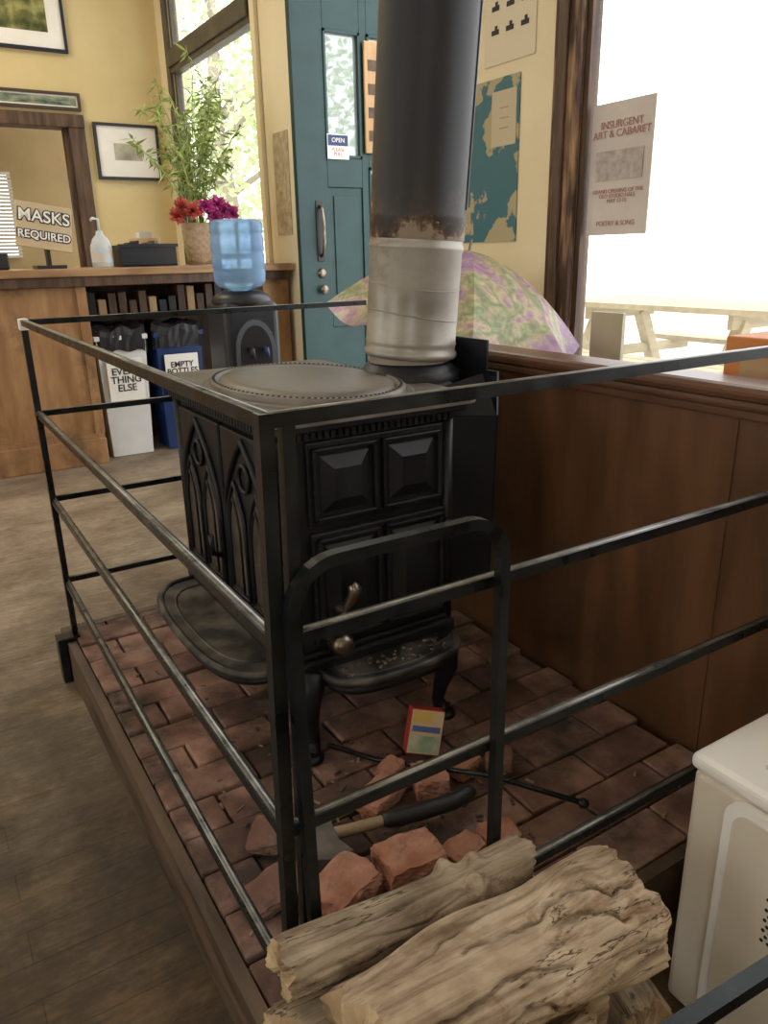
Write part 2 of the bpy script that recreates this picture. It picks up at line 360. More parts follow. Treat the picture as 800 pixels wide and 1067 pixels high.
# half wall (wainscot booth back)
HX=1.35; HE=2.16
h=B('wainscot_half_wall')
h.box(HX,HX+.06,-.6,HE,0,.885,wains)
h.box(HX-.004,HX,-.6,.86,.0,.885,wains); h.box(HX-.003,HX,.868,HE,.0,.885,wains)
h.box(HX-.012,HX+.065,-.6,HE+.005,.885,.905,capw,bev=.005)
h.box(HX-.028,HX+.07,-.6,HE+.01,.905,.925,capw,bev=.008)
h.box(HX-.04,HX+.07,-.6,HE+.02,.925,.955,capw,bev=.012)
h.done()
bb=B('booth_bench'); bb.box(1.47,2.0,-.4,2.95,.39,.44,wains,bev=.01); bb.box(1.50,1.95,-.35,2.9,.0,.39,wains); bb.done()

# pictures
def frame(name,xa,xb,za,zb,fm,art,mat_w=.05):
    b=B(name); y=DY-.003
    b.box(xa,xb,y-.02,y,za,zb,paper)
    f=.022
    for q in ((xa-f,xa,za-f,zb+f),(xb,xb+f,za-f,zb+f),(xa,xb,za-f,za),(xa,xb,zb,zb+f)): b.box(q[0],q[1],y-.035,y,q[2],q[3],fm)
    b.box(xa+mat_w,xb-mat_w,y-.022,y-.02,za+mat_w,zb-mat_w,art)
    return b.done()
art1=M('landscape_print',(.04,.06,.015),(.35,.33,.12),scale=9,rough=.5,c3=(.14,.14,.04))
art2=M('pale_print',(.25,.24,.18),(.5,.48,.38),scale=8,rough=.5)
frame('picture_frame',.70,1.56,2.78,3.40,M('frame_navy',(.01,.015,.03)),art1,.11)
frame('picture_frame',1.72,2.21,1.865,2.255,M('frame_dark',(.03,.03,.035)),art2,.13)
art3=M('panorama_print',(.03,.07,.05),(.3,.32,.22),scale=10,stretch=(1,1,3),rough=.5)
frame('panorama_frame',.80,1.60,2.37,2.455,M('frame_brown',(.06,.04,.025)),art3,.012)

mapm=M('world_map_print',(.05,.155,.19),(.42,.36,.21),scale=5,lo=.50,hi=.515,detail=5,rough=.6)
mp_=B('wall_map'); mp_.box(WX-.006,WX-.001,2.63,3.05,1.24,1.88,mapm); mp_.box(WX-.008,WX-.006,2.645,2.80,1.62,1.83,M('legend_paper',(.55,.48,.33),rough=.7)); mo=mp_.done()
text(mo,'legend_text','----\n----\n----',(WX-.0085,2.72,1.73),(90,0,-90),.045,inkred)
nb=B('wall_notice'); nb.box(WX-.005,WX-.001,2.55,2.86,1.93,2.35,M('cream_notice_paper',(.72,.64,.47),rough=.8))
for i in range(4):
    for j in range(3):
        yy=2.59+j*.09; zz=2.04+i*.085
        nb.box(WX-.007,WX-.005,yy,yy+.045,zz,zz+.018,ink); nb.box(WX-.007,WX-.005,yy+.01,yy+.025,zz+.018,zz+.032,ink)
nb.done()
nb=B('posted_bulletin'); bull=M('brown_bulletin',(.4,.3,.18),(.6,.5,.34),scale=20,rough=.8)
nb.box(WX-.006,WX-.001,4.80,5.02,1.33,1.95,bull); nb.done()
postm=M('window_poster_paper',(.60,.55,.52),(.68,.63,.59),rough=.7,alpha=1)
pb=B('window_poster'); pb.box(WX+.022,WX+.026,1.965,2.25,1.25,1.70,postm)
pb.box(WX+.019,WX+.022,2.0,2.22,1.44,1.54,M('poster_art',(.36,.32,.30),(.55,.50,.47),scale=30,rough=.7)); po=pb.done()
text(po,'poster_title','INSURGENT\nART & CABARET',(WX+.0185,2.108,1.61),(90,0,-90),.036,inkred)
text(po,'poster_body','GRAND OPENING OF THE\nOLD STUDIO HALL\nMAY 12-15',(WX+.0185,2.108,1.385),(90,0,-90),.020,inkred)
text(po,'poster_foot','POETRY & SONG',(WX+.0185,2.108,1.29),(90,0,-90),.024,inkred)

# ================================================================= HEARTH
PX0,PX1,PY0,PY1=.285,1.335,.70,2.30
pl=B('brick_hearth')
pl.box(PX0+.0,PX1,PY0,PY1,0.0,.112,mortar)
pl.box(PX0-.024,PX0,PY0-.024,PY1+.03,.0,.128,border_w); pl.box(PX0,PX1,PY0-.024,PY0,0.0,.128,border_w); pl.box(PX0,PX1,PY1,PY1+.03,0.0,.128,border_w)
bw,bl_=.104,.206
row=0; y=PY0+.002
while y<PY1-.02:
    y2=min(y+bw,PY1)
    x=PX0-(row%2)*bl_/2
    while x<PX1-.01:
        xa=max(x,PX0+.001)+.003; xb=min(x+bl_,PX1)-.003
        if xb-xa>.02:
            cx,cy=(xa+xb)/2,(y+y2)/2
            T=Matrix.Translation((cx,cy,.121))@Matrix.Rotation(random.uniform(-.025,.025),4,'Z')@Matrix.Rotation(random.uniform(-.018,.018),4,'X')@Matrix.Rotation(random.uniform(-.018,.018),4,'Y')
            dz=random.uniform(-.005,.004)
            if (cx-.62)**2+(cy-.97)**2<.03: dz-=.006
            pl.box(-(xb-xa)/2,(xb-xa)/2,-(y2-y)/2+.003,(y2-y)/2-.003,-.03+dz,.012+dz,brick_m,bev=.004,T=T)
        x+=bl_
    y+=bw; row+=1
pl.done(keep=True)
HZ=.136

def chunk(name,c,s,rz,seed,m=redbrick,rx=0):
    t=bmesh.new(); bmesh.ops.create_cube(t,size=1); bmesh.ops.subdivide_edges(t,edges=t.edges[:],cuts=11,use_grid_fill=True)
    for v in t.verts:
        p=v.co.copy(); k=noise.noise_vector(p*1.5+V((seed*3.1,0,0)))*.07+noise.noise_vector(p*5+V((seed,5,0)))*.045+noise.noise_vector(p*13+V((seed,9,0)))*.03
        q=p*(1-.10*max(0,p.length-.6)/.27)+k
        v.co=V((q.x*s[0],q.y*s[1],max(-.5,q.z)*s[2]))
    b=B(name); b.merge(t,m,Matrix.Translation(V(c)+V((0,0,s[2]*.5)))@Matrix.Rotation(rz,4,'Z')@Matrix.Rotation(rx,4,'X'),smooth=False); return b.done()
chunk('loose_brick',(.475,.925,HZ+.001),(.120,.090,.055),.35,1)
chunk('loose_brick',(.605,.915,HZ+.002),(.115,.090,.056),-.1,2)
chunk('loose_brick',(.660,1.105,HZ),(.11,.060,.038),.4,3)
chunk('loose_brick',(.770,1.085,HZ+.001),(.080,.070,.045),1.2,4)
chunk('loose_brick',(.860,1.095,HZ),(.070,.06,.036),.3,5)
chunk('loose_brick',(.725,1.165,HZ),(.06,.045,.032),.4,6)
chunk('loose_brick',(.43,1.14,HZ),(.09,.07,.02),.9,7,brick_m)
chunk('loose_brick',(.385,1.01,HZ),(.12,.08,.022),.2,8,brick_m)
chunk('loose_brick',(.705,.89,HZ),(.08,.055,.035),.2,9)
chunk('loose_brick',(.935,1.06,HZ),(.07,.055,.035),.9,10,brick_m)
chunk('loose_brick',(.79,.89,HZ),(.075,.06,.03),-.3,11)
db=B('hearth_debris'); dm=M('bark_bits',(.06,.04,.028),(.22,.16,.11),rough=.9,scale=40,island=.5)
for i in range(190):
    if i<150: x=random.gauss(.66,.16); y=random.gauss(1.08,.17)
    else: x=random.uniform(.3,1.3); y=random.uniform(.75,2.2)
    if not(.29<x<1.32 and .72<y<2.27): continue
    s=random.uniform(.002,.006)
    T=Matrix.Translation((x,y,HZ+.002))@Euler((random.uniform(-.3,.3),random.uniform(-.3,.3),random.uniform(0,3))).to_matrix().to_4x4()
    db.box(-s*1.8,s*1.8,-s*.5,s*.5,-.0018,.0018,dm,T=T)
db.done()

# ================================================================= STOVE
S=B('wood_stove')
X0,X1,Y0,Y1=.60,.995,1.33,1.99; ZB,ZT=.36,.888
S.box(X0,X1,Y0,Y1,ZB,ZT,iron,bev=.02,seg=3)
S.box(X0-.02,X1+.01,Y0-.02,Y1+.02,ZB-.02,ZB+.015,iron,bev=.007)
S.box(X0-.012,X1+.005,Y0-.012,Y1+.012,ZB+.015,ZB+.03,iron,bev=.005)
S.box(X0-.015,X1+.01,Y0-.015,Y1+.015,ZT-.03,ZT-.004,iron,bev=.004)
fz=lambda u,v,t_:V((u,v,t_))
def plate(e,z0,z1,m,r=.05): S.prism(rr_poly(X0-.045+e,X1+.055-e,Y0-.058+e,Y1+.058-e,r-e*.5,8),fz,m,z0,z1)
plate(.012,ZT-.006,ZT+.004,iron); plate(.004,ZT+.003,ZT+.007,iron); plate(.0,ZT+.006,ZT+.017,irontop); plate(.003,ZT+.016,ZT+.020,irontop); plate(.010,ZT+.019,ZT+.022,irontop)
S.box(X0-.03,X1+.02,Y0-.04,Y1+.025,ZT-.012,ZT+.001,iron,bev=.004)
n=26
for i in range(n):
    x=X0+.005+(X1-X0-.015)*i/(n-1); S.box(x-.005,x+.005,Y0-.024,Y0-.01,ZT-.030,ZT-.012,iron,bev=.002)
n=40
for i in range(n):
    y=Y0+.0+(Y1-Y0)*i/(n-1); S.box(X0-.024,X0-.01,y-.005,y+.005,ZT-.030,ZT-.012,iron,bev=.002)
for (cx,cy) in ((X0,Y0),(X0,Y1),(X1-.005,Y0)):
    S.tube([(cx,cy,ZB+.02),(cx,cy,ZT-.03)],.014,iron,seg=12,ref=V((1,0,0)))
def rpanel(xa,xb,za,zb,y):
    for q in ((xa,xa+.010,za,zb),(xb-.010,xb,za,zb),(xa,xb,za,za+.010),(xa,xb,zb-.010,zb)):
        S.box(q[0],q[1],y-.010,y+.004,q[2],q[3],iron,bev=.003)
    a=.018; c=min(.045,(xb-xa)*.3)
    o=[(xa+a,za+a),(xb-a,za+a),(xb-a,zb-a),(xa+a,zb-a)]; i_=[(xa+c,za+c),(xb-c,za+c),(xb-c,zb-c),(xa+c,zb-c)]
    ov=[S.bm.verts.new((u,y,w)) for u,w in o]; iv=[S.bm.verts.new((u,y-.014,w)) for u,w in i_]
    S._f(iv,iron)
    for k in range(4): S._f([ov[k],ov[(k+1)%4],iv[(k+1)%4],iv[k]],iron)
S.box(X0+.04,X1-.02,Y0-.008,Y0+.01,.672,.85,iron,bev=.004)
S.box(X0+.04,X1-.02,Y0-.016,Y0+.01,.405,.660,iron,bev=.004)
xm=(X0+X1)/2+.010
rpanel(X0+.05,xm-.006,.683,.838,Y0-.009); rpanel(xm+.006,X1-.03,.683,.838,Y0-.009)
rpanel(X0+.05,xm-.006,.415,.650,Y0-.017); rpanel(xm+.006,X1-.03,.415,.650,Y0-.017)
for z in (.45,.61): S.tube([(X1-.015,Y0-.018,z-.02),(X1-.015,Y0-.018,z+.02)],.008,iron,seg=10,ref=V((1,0,0)))
hx=X0+.083; hz=-.048
S.lathe((hx,Y0-.02,.412),[(0,.048),(.020,.044),(.027,.03),(.018,.014),(.024,.0)],nickel,seg=18,T=Ry)
S.lathe((hx+.012,Y0-.02,.535+hz),[(0,.03),(.014,.028),(.016,.01),(.020,0)],iron,seg=14,T=Ry)
S.tube([(hx+.012,Y0-.045,.53+hz),(hx+.014,Y0-.05,.55+hz),(hx+.024,Y0-.058,.57+hz),(hx+.028,Y0-.06,.588+hz),(hx+.02,Y0-.058,.602+hz)],[.008,.010,.013,.015,.009],nickel,seg=12,ref=V((1,0,0)))
S.tube([(hx+.012,Y0-.045,.535+hz),(hx-.004,Y0-.05,.52+hz),(hx-.012,Y0-.052,.505+hz)],[.009,.010,.007],nickel,seg=10,ref=V((1,0,0)))
def lancet(yc,w,z0,zs,zt,x,r,fill=None,mull=False):
    pts=[(yc-w/2,z0),(yc-w/2,zs)]
    for i in range(1,11):
        t_=i/10; pts.append((yc-w/2*(1-t_**2),zs+(zt-zs)*t_))
    right=[(2*yc-a,b) for a,b in pts[:-1]][::-1]; full=pts+right
    S.tube([(x,a,b) for a,b in full],r,iron,seg=6,ref=V((1,0,0)))
    S.tube([(x,yc-w/2,z0),(x,yc+w/2,z0)],r,iron,seg=6,ref=V((1,0,0)))
    if fill: S.prism(full,lambda u,v,t_:V((t_,u,v)),fill,x+.002,x+.006)
    return full
for dy0,dy1 in ((1.375,1.652),(1.668,1.945)):
    S.box(X0-.016,X0+.005,dy0,dy1,.40,.840,iron,bev=.005)
    c=(dy0+dy1)/2; w=dy1-dy0
    lancet(c,w-.03,.425,.62,.825,X0-.019,.008)
    lancet(c-w*.23,w*.37,.445,.60,.72,X0-.020,.0055,firebox)
    lancet(c+w*.23,w*.37,.445,.60,.72,X0-.020,.0055,firebox)
    lancet(c-w*.23,w*.22,.46,.59,.685,X0-.026,.003); lancet(c+w*.23,w*.22,.46,.59,.685,X0-.026,.003)
    S.tube([(X0-.02,c+.03*math.cos(a*math.pi/8),.742+.03*math.sin(a*math.pi/8)) for a in range(16)],.005,iron,seg=6,ref=V((1,0,0)),closed=True)
S.tube([(X0-.03,1.66,.52),(X0-.055,1.66,.53),(X0-.06,1.65,.58)],.007,iron,seg=10)
def lip(cx,cy,a,bb_,z,ax):
    pts=[]
    for i in range(33):
        t_=math.pi*i/32; u=-math.cos(t_); w=math.sin(t_)
        u=math.copysign(abs(u)**.75,u); w=w**.6
        pts.append((u*a,w*bb_))
    f=(lambda u,v,t_:V((cx-v,cy+u,t_))) if ax=='x' else (lambda u,v,t_:V((cx+u,cy-v,t_)))
    S.prism(pts,f,ironlip,z-.014,z+.004)
    S.tube([f(u,v,z+.002) for u,v in pts],.010,ironlip,seg=8,ref=V((0,0,1)))
    S.tube([f(u*.93,v*.9,z-.02) for u,v in pts],.012,iron,seg=8,ref=V((0,0,1)))
    inner=[(u*.8,v*.78) for u,v in pts]
    S.tube([f(u,v,z+.004) for u,v in inner],.004,ironlip,seg=6,ref=V((0,0,1)))
lip(X0-.015,1.665,.30,.142,.345,'x')
lx_=.81
lip(lx_,Y0-.015,.168,.105,.345,'y')
for i in range(60):
    u=random.uniform(-.13,.13); v=random.uniform(.02,.075); s=random.uniform(.0015,.004)
    S.box(lx_+u-s,lx_+u+s,Y0-.015-v-s,Y0-.015-v+s,.349,.349+s*.8,dm)
for (lx,ly,sx,sy) in ((X0+.02,Y0-.01,-1,-1),(X1-.05,Y0-.03,1,-1),(X0+.02,Y1-.0,-1,1),(X1-.05,Y1-.0,1,1)):
    P=[(lx,ly,.35),(lx+sx*.012,ly+sy*.012,.31),(lx+sx*.016,ly+sy*.016,.27),(lx+sx*.006,ly+sy*.006,.22),(lx,ly,.18),(lx+sx*.006,ly+sy*.006,.158),(lx+sx*.014,ly+sy*.014,.150)]
    S.tube(P,[.036,.034,.026,.018,.015,.018,.022],iron,seg=12,ref=V((1,0,0)))
    S.lathe((lx+sx*.012,ly+sy*.012,HZ),[(0,0),(.026,0),(.028,.008),(.02,.018),(0,.02)],iron,seg=14)
gx,gy=.785,1.61
zt=ZT+.022
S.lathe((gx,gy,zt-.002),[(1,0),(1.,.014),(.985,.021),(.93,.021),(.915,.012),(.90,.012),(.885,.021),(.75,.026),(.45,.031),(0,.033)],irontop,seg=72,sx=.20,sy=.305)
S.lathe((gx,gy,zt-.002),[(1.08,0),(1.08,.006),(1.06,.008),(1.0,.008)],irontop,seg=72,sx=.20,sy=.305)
for i in range(110):
    a=2*math.pi*i/110; S.lathe((gx+.192*math.cos(a),gy+.293*math.sin(a),zt+.018),[(0,.004),(.0038,.002),(.0042,0)],iron,seg=6)
S.lathe((X0-.005,Y0-.02,zt),[(.018,0),(.018,.006),(.012,.010),(0,.011)],nickel,seg=16)
FX,FY=1.07,1.595
S.box(X1-.06,X1+.12,FY-.14,FY+.14,.80,ZT+.02,iron,bev=.015)
S.lathe((FX,FY,ZT+.015),[(.125,0),(.128,.02),(.115,.03),(.108,.04),(.100,.045),(.0,.045)],iron,seg=40)
prof=[(1.36,.42),(1.42,.36),(1.90,.36),(1.96,.42),(1.96,.86),(1.90,.93),(1.86,.93),(1.86,1.0),(1.44,1.0),(1.44,.93),(1.40,.93),(1.345,.84)]
SX=1.145
S.prism(prof,lambda u,v,t_:V((t_+(.045 if v>.9 else 0),u,v)),sheet,SX,SX+.005)
S.quad([(SX,1.36,.42),(SX,1.345,.84),(1.0,1.42,.84),(1.0,1.42,.42)],sheet)
S.quad([(SX,1.40,.93),(SX,1.345,.84),(1.03,1.42,.84),(1.03,1.44,.90)],sheet)
S.box(.98,SX,1.44,1.88,.50,.56,sheet); S.box(.98,SX,1.44,1.88,.76,.80,sheet)
stove=S.done(recalc=True)

# stove pipe
pipe=B('stove_pipe')
def pipemat():
    m=bpy.data.materials.new('stove_pipe_black'); m.use_nodes=True; nt=m.node_tree;N=nt.nodes;L=nt.links;b=N['Principled BSDF']
    tc=N.new('ShaderNodeTexCoord'); sp=N.new('ShaderNodeSeparateXYZ'); L.new(tc.outputs['Object'],sp.inputs[0])
    nz=N.new('ShaderNodeTexNoise'); nz.inputs['Scale'].default_value=10; nz.inputs['Detail'].default_value=9; nz.inputs['Roughness'].default_value=.72
    L.new(tc.outputs['Object'],nz.inputs['Vector'])
    ma=N.new('ShaderNodeMath'); ma.operation='MULTIPLY_ADD'; ma.inputs[1].default_value=.40; L.new(nz.outputs['Fac'],ma.inputs[0]); L.new(sp.outputs['Z'],ma.inputs[2])
    r=N.new('ShaderNodeValToRGB'); e=r.color_ramp.elements
    e[0].position=.0; e[0].color=(.30,.25,.19,1); e[1].position=1.; e[1].color=(.013,.014,.018,1)
    for p,c in ((.512,(.28,.22,.16)),(.525,(.13,.075,.042)),(.55,(.040,.027,.020)),(.60,(.014,.014,.015)),(.70,(.011,.012,.015))):
        k=e.new(p); k.color=(*c,1)
    mr=N.new('ShaderNodeMapRange'); mr.inputs['From Max'].default_value=1.0; L.new(ma.outputs[0],mr.inputs[0])
    L.new(mr.outputs[0],r.inputs[0]); L.new(r.outputs[0],b.inputs['Base Color']); b.inputs['Roughness'].default_value=.48; b.inputs['Specular IOR Level'].default_value=.4
    return m
pm=pipemat()
ax=V((.058,-.036,1.)).normalized(); T=ax.to_track_quat('Z','Y').to_matrix()
c0=V((FX,FY,.93))
pipe.lathe(c0,[(.100,-.01),(.100,.035)],pm,seg=48,T=T)
pipe.lathe(c0,[(.100,.03),(.112,.03),(.115,.037),(.115,.043),(.110,.049),(.110,.060),(.112,.065),(.110,.07),(.110,.275),(.113,.28),(.113,.287),(.110,.292),(.110,.300)],galv,seg=48,T=T)
pipe.lathe(c0,[(.110,.300),(.1125,.305),(.1125,.345),(.114,.35),(.1125,.355),(.1125,1.2),(.1145,1.205),(.1145,1.215),(.1125,1.22),(.1125,2.96)],pm,seg=48,T=T)
for k,zz in enumerate((.13,.20)):
    pipe.tube([c0+T@V((.1105*math.cos(a*math.pi/24),.1105*math.sin(a*math.pi/24),zz+.012*math.sin(a*math.pi/24+k))) for a in range(48)],.0014,galv,seg=5,closed=True)
pipe.box(-.115,-.109,-.006,.006,.37,2.9,pm,T=Matrix.Translation(c0)@T.to_4x4()@Matrix.Rotation(math.radians(75),4,'Z'))
for a in (200,260,320):
    p=c0+T@V((.112*math.cos(math.radians(a)),.112*math.sin(math.radians(a)),.335))
    pipe.lathe(p,[(0,.004),(.004,.003),(.005,0)],nickel,seg=8)
pipe.done(loc=tuple(c0))

# ================================================================= RAILING
R=B('steel_guard_railing')
yn,yf_=.69,2.264; w=.015
RZ=[.306,.557,.803,1.047]; XN=[.276,.280,.286,.292]; XF=[.292]*4
for z,xn,xf in zip(RZ,XN,XF):
    R.sqbar((xn,yn,z),(xf,yf_,z),w,bar_m); R.sqbar((xf,yf_,z),(1.345,yf_,z),w,bar_m); R.sqbar((xn,yn,z),(1.345,yn,z),w,bar_m)
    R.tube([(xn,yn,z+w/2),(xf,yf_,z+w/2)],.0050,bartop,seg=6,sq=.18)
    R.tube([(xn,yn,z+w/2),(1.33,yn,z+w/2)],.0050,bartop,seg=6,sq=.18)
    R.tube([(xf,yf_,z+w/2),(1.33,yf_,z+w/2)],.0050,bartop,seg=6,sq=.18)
R.sqbar((.272,yn,.128),(.290,yn,RZ[3]+w/2),.016,bar_m,ref=V((1,0,0)))
R.sqbar((.296,yn+.004,.128),(.314,yn,RZ[3]),.014,bar_m,ref=V((1,0,0)))
R.sqbar((.292,yf_,.12),(.292,yf_,RZ[3]+w/2),.016,bar_m,ref=V((1,0,0)))
R.sqbar((.287,yf_-.03,.12),(.287,yf_-.03,RZ[2]),.012,bar_m,ref=V((1,0,0)))
R.sqbar((1.338,yn,.13),(1.338,yn,RZ[3]),.014,bar_m,ref=V((1,0,0)))
R.box(.235,.259,yf_-.05,yf_+.0,0,.14,bar_m,bev=.003); R.box(.235,.30,yf_-.05,yf_+.0,.132,.142,bar_m,bev=.003)
R.box(.280,.304,yf_-.012,yf_+.012,RZ[3]-.02,RZ[3]+.010,paper,bev=.003)
ya=yn-.016; xa,xb,zt_,rr=.299,.59,.893,.055
pts=[(xa+.008,ya,.128),(xa,ya,zt_-rr)]
for i in range(1,9):
    a=math.pi-math.pi/2*i/8; pts.append((xa+rr+rr*math.cos(a),ya,zt_-rr+rr*math.sin(a)))
for i in range(0,9):
    a=math.pi/2-math.pi/2*i/8; pts.append((xb-rr+rr*math.cos(a),ya,zt_-rr+rr*math.sin(a)))
pts.append((xb,ya,.128))
R.tube(pts,.0100,bar_m,seg=4,ref=V((0,1,0)),off=math.pi/4,smooth=False)
R.done(recalc=True)

# ================================================================= LOGS
def log(name,p0,p1,r0,r1,seed,flat=1.,knots=(),m=bark,rough_=1.,bend=0.,ang=0.,splits=(),fine=1.,jagk=1.):
    p0=V(p0);p1=V(p1);Ln=(p1-p0).length; b=B(name); n=120; seg=110; rings=[]
    for i in range(n+1):
        t_=i/n; x=(t_-.5)*Ln; r=r0+(r1-r0)*t_
        if t_<.02: r*=.96
        if t_>.98: r*=.94
        ring=[]
        for j in range(seg):
            a=2*math.pi*j/seg; cy=math.cos(a); sz=math.sin(a)
            k=1+rough_*(.17*noise.noise(V((x*5,cy*1.2+seed,sz*1.2)))+.09*noise.noise(V((x*6,cy*2.6+seed,sz*2.6))))+fine*(.03*noise.noise(V((x*8,cy*7+seed,sz*7)))+.012*noise.noise(V((x*22,cy*20+seed,sz*20))))
            if ang: k*=1+ang*(.5*math.cos(3*a+seed)+.25*math.cos(5*a+seed*2+x*4))
            for (kt,ka,kh,ks) in knots:
                da=(a-ka+math.pi)%(2*math.pi)-math.pi
                d2=((x-(kt-.5)*Ln)/ks)**2+(da*r/ks)**2
                k+=kh*math.exp(-d2)
            for (sa,s0,s1,dep) in splits:
                if s0<t_<s1:
                    cen=sa+.45*noise.noise(V((x*9,seed,sa)))+.10*noise.noise(V((x*40,seed,sa)))
                    da=(a-cen+math.pi)%(2*math.pi)-math.pi
                    env=math.sin(math.pi*(t_-s0)/(s1-s0))**.5
                    k-=dep*env*math.exp(-(da/.045)**2)
            q=min(t_,1-t_)
            jag=jagk*(.030*noise.noise(V((cy*1.5,sz*1.5,seed+(5 if t_>.5 else 0))))+.014*noise.noise(V((cy*7,sz*7,seed))))*max(0,1-q*8)
            ring.append(b.bm.verts.new((x+jag,r*k*cy,r*k*sz*flat+bend*math.sin(t_*math.pi))))
        rings.append(ring)
    for q,s_ in zip(rings,rings[1:]):
        for j in range(seg): b._f([q[j],q[(j+1)%seg],s_[(j+1)%seg],s_[j]],m,True)
    for ring,sg in ((rings[0],1),(rings[-1],-1)):
        c=sum((v.co for v in ring),V())/seg; prev=ring
        for f_ in (.8,.6,.4,.2):
            cur=[b.bm.verts.new(c+(v.co-c)*f_+V((random.uniform(-.003,.003),0,0))) for v in ring]
            for j in range(seg): b._f([prev[j],prev[(j+1)%seg],cur[(j+1)%seg],cur[j]],logend)
            prev=cur
        cv=b.bm.verts.new(c)
        for j in range(seg): b._f([prev[j],prev[(j+1)%seg],cv],logend)
    ob=b.done(keep=True)
    ob.matrix_world=Matrix.Translation((p0+p1)/2)@(p1-p0).to_track_quat('X','Z').to_matrix().to_4x4()
    return ob
log('firewood_log',(.235,.625,.432),(.605,.628,.400),.034,.031,3,knots=((.70,2.4,.75,.013),(.76,1.4,.40,.012),(.66,.9,.45,.012)),rough_=.7,bend=-.006,m=bark2,splits=((1.9,.05,.5,.14),(2.6,.2,.75,.12)),fine=.6,jagk=.5)
log('firewood_log',(.275,.52,.405),(.70,.535,.345),.066,.088,8,flat=.80,knots=((.78,1.5,.22,.06),(.95,2.5,.2,.03),(.55,1.9,-.10,.02),(.86,1.7,-.10,.018)),rough_=1.1,ang=.07,splits=((1.75,.30,.99,.24),(2.5,.0,.62,.20),(1.25,.10,.60,.18),(2.1,.55,.97,.18),(3.0,.2,.9,.16)),fine=.6)
log('firewood_log',(.23,.43,.29),(.56,.44,.27),.055,.05,12,rough_=1.)
log('firewood_log',(.215,.60,.325),(.60,.60,.29),.055,.05,15,rough_=1.,m=bark2)
log('firewood_log',(.23,.54,.22),(.66,.54,.20),.06,.06,18,rough_=1.)
log('firewood_log',(.20,.42,.17),(.58,.41,.16),.06,.06,21,rough_=1.)
log('firewood_log',(.67,.46,.20),(.72,.64,.20),.05,.05,24,rough_=1.,m=bark2)
log('firewood_log',(.19,.60,.068),(.70,.60,.066),.06,.06,27,rough_=.8)
log('firewood_log',(.19,.47,.064),(.68,.46,.064),.06,.06,30,rough_=.8)
log('firewood_log',(.19,.36,.062),(.60,.35,.062),.06,.056,33,rough_=.8)
lr=B('log_rack')
lr.sqbar((.42,.292,.54),(1.05,.245,.54),.016,bar_m); lr.sqbar((.655,.274,.0),(.655,.274,.54),.016,bar_m,ref=V((1,0,0)))
lr.sqbar((1.045,.150,.0),(1.045,.150,.54),.012,bar_m,ref=V((1,0,0))); lr.sqbar((1.045,.145,.54),(1.045,.255,.54),.014,bar_m); lr.sqbar((.425,.285,.0),(.425,.285,.54),.016,bar_m,ref=V((1,0,0)))
lr.done()

# ================================================================= WHITE HEATER BOX
a=B('space_heater')
a.box(.90,1.30,.17,.58,.0,.455,applw,bev=.012,seg=3)
a.box(.895,1.305,.165,.585,.455,.482,applt,bev=.010,seg=3)
a.prism(rr_poly(.18,.515,.03,.452,.03),lambda u,v,t_:V((t_,u,v)),applt,.888,.90)
a.prism(rr_poly(.195,.50,.045,.437,.025),lambda u,v,t_:V((t_,u,v)),applw,.886,.888)
for i in range(13):
    for j in range(9):
        y=.432-.010*j-(i%2)*.005; z=.26+.009*i
        a.prism([(y+.0028*math.cos(q),z+.0028*math.sin(q)) for q in [k*math.pi/4 for k in range(8)]],lambda u,v,t_:V((t_,u,v)),darkhole,.8853,.886)
for i in range(9): a.box(.95+i*.036,.97+i*.036,.22,.50,.482,.487,applw,bev=.001)
a.done()

# ================================================================= SMALL ITEMS ON HEARTH
mb=B('match_box'); T=Matrix.Translation((.835,1.20,HZ+.053))@Matrix.Rotation(math.radians(-20),4,'Z')@Matrix.Rotation(math.radians(-18),4,'X')@Matrix.Rotation(math.radians(14),4,'Y')
mgreen=M('matchbox_green',(.20,.34,.2),(.55,.5,.40),scale=25); mred=M('matchbox_red',(.45,.05,.035)); 
mb.box(-.038,.038,-.018,.018,-.05,.05,mred,T=T,bev=.002); mb.box(-.0365,.0365,-.0190,-.018,-.048,.048,M('matchbox_cream',(.5,.42,.28),(.65,.45,.25),scale=30),T=T); mb.box(-.034,.034,-.0197,-.0190,-.044,-.008,mgreen,T=T)
mb.box(-.032,.032,-.0197,-.0190,.0,.013,M('matchbox_blue',(.08,.12,.3)),T=T); mb.box(-.034,.010,-.0197,-.0190,.022,.044,M('matchbox_yellow',(.6,.42,.1)),T=T)
mb.box(.038,.0385,-.014,.014,-.046,.046,paper,T=T)
mb.done()
hc=B('hatchet'); zc=HZ+.03
hm=M('axe_head_steel',(.07,.065,.06),(.2,.18,.16),rough=.45,metal=.6,scale=18); hw=M('hatchet_handle',(.24,.165,.095),(.34,.25,.16),rough=.6)
p0=V((.505,1.055,zc));p1=V((.80,.975,zc+.012)); dr=(p1-p0).normalized(); sd=V((0,0,1)).cross(dr)
def hp(u,v,t_): return p0+dr*u+sd*v+V((0,0,t_))
hc.prism([(-.024,.028),(.020,.028),(.020,.0),(.024,-.030),(.042,-.066),(.0,-.074),(-.038,-.062),(-.026,-.03)],hp,hm,-.013,.013)
hc.tube([p0-dr*.03,p0+dr*.06,p0+dr*.12],[.013,.011,.011],hw,seg=10)
hc.tube([p0+dr*.115,p0+dr*.125,p0+dr*.19-sd*.003,p0+dr*.26+sd*.002,p1-dr*.01+sd*.012,p1+sd*.02],[.012,.0165,.0165,.0165,.017,.015],black,seg=14)
hc.done(bev=.002)
pk=B('fire_poker'); pk.tube([(.66,1.33,HZ+.007),(.72,1.22,HZ+.010),(.86,1.0,HZ+.050),(.955,.84,HZ+.05)],.0055,bar_m,seg=8)
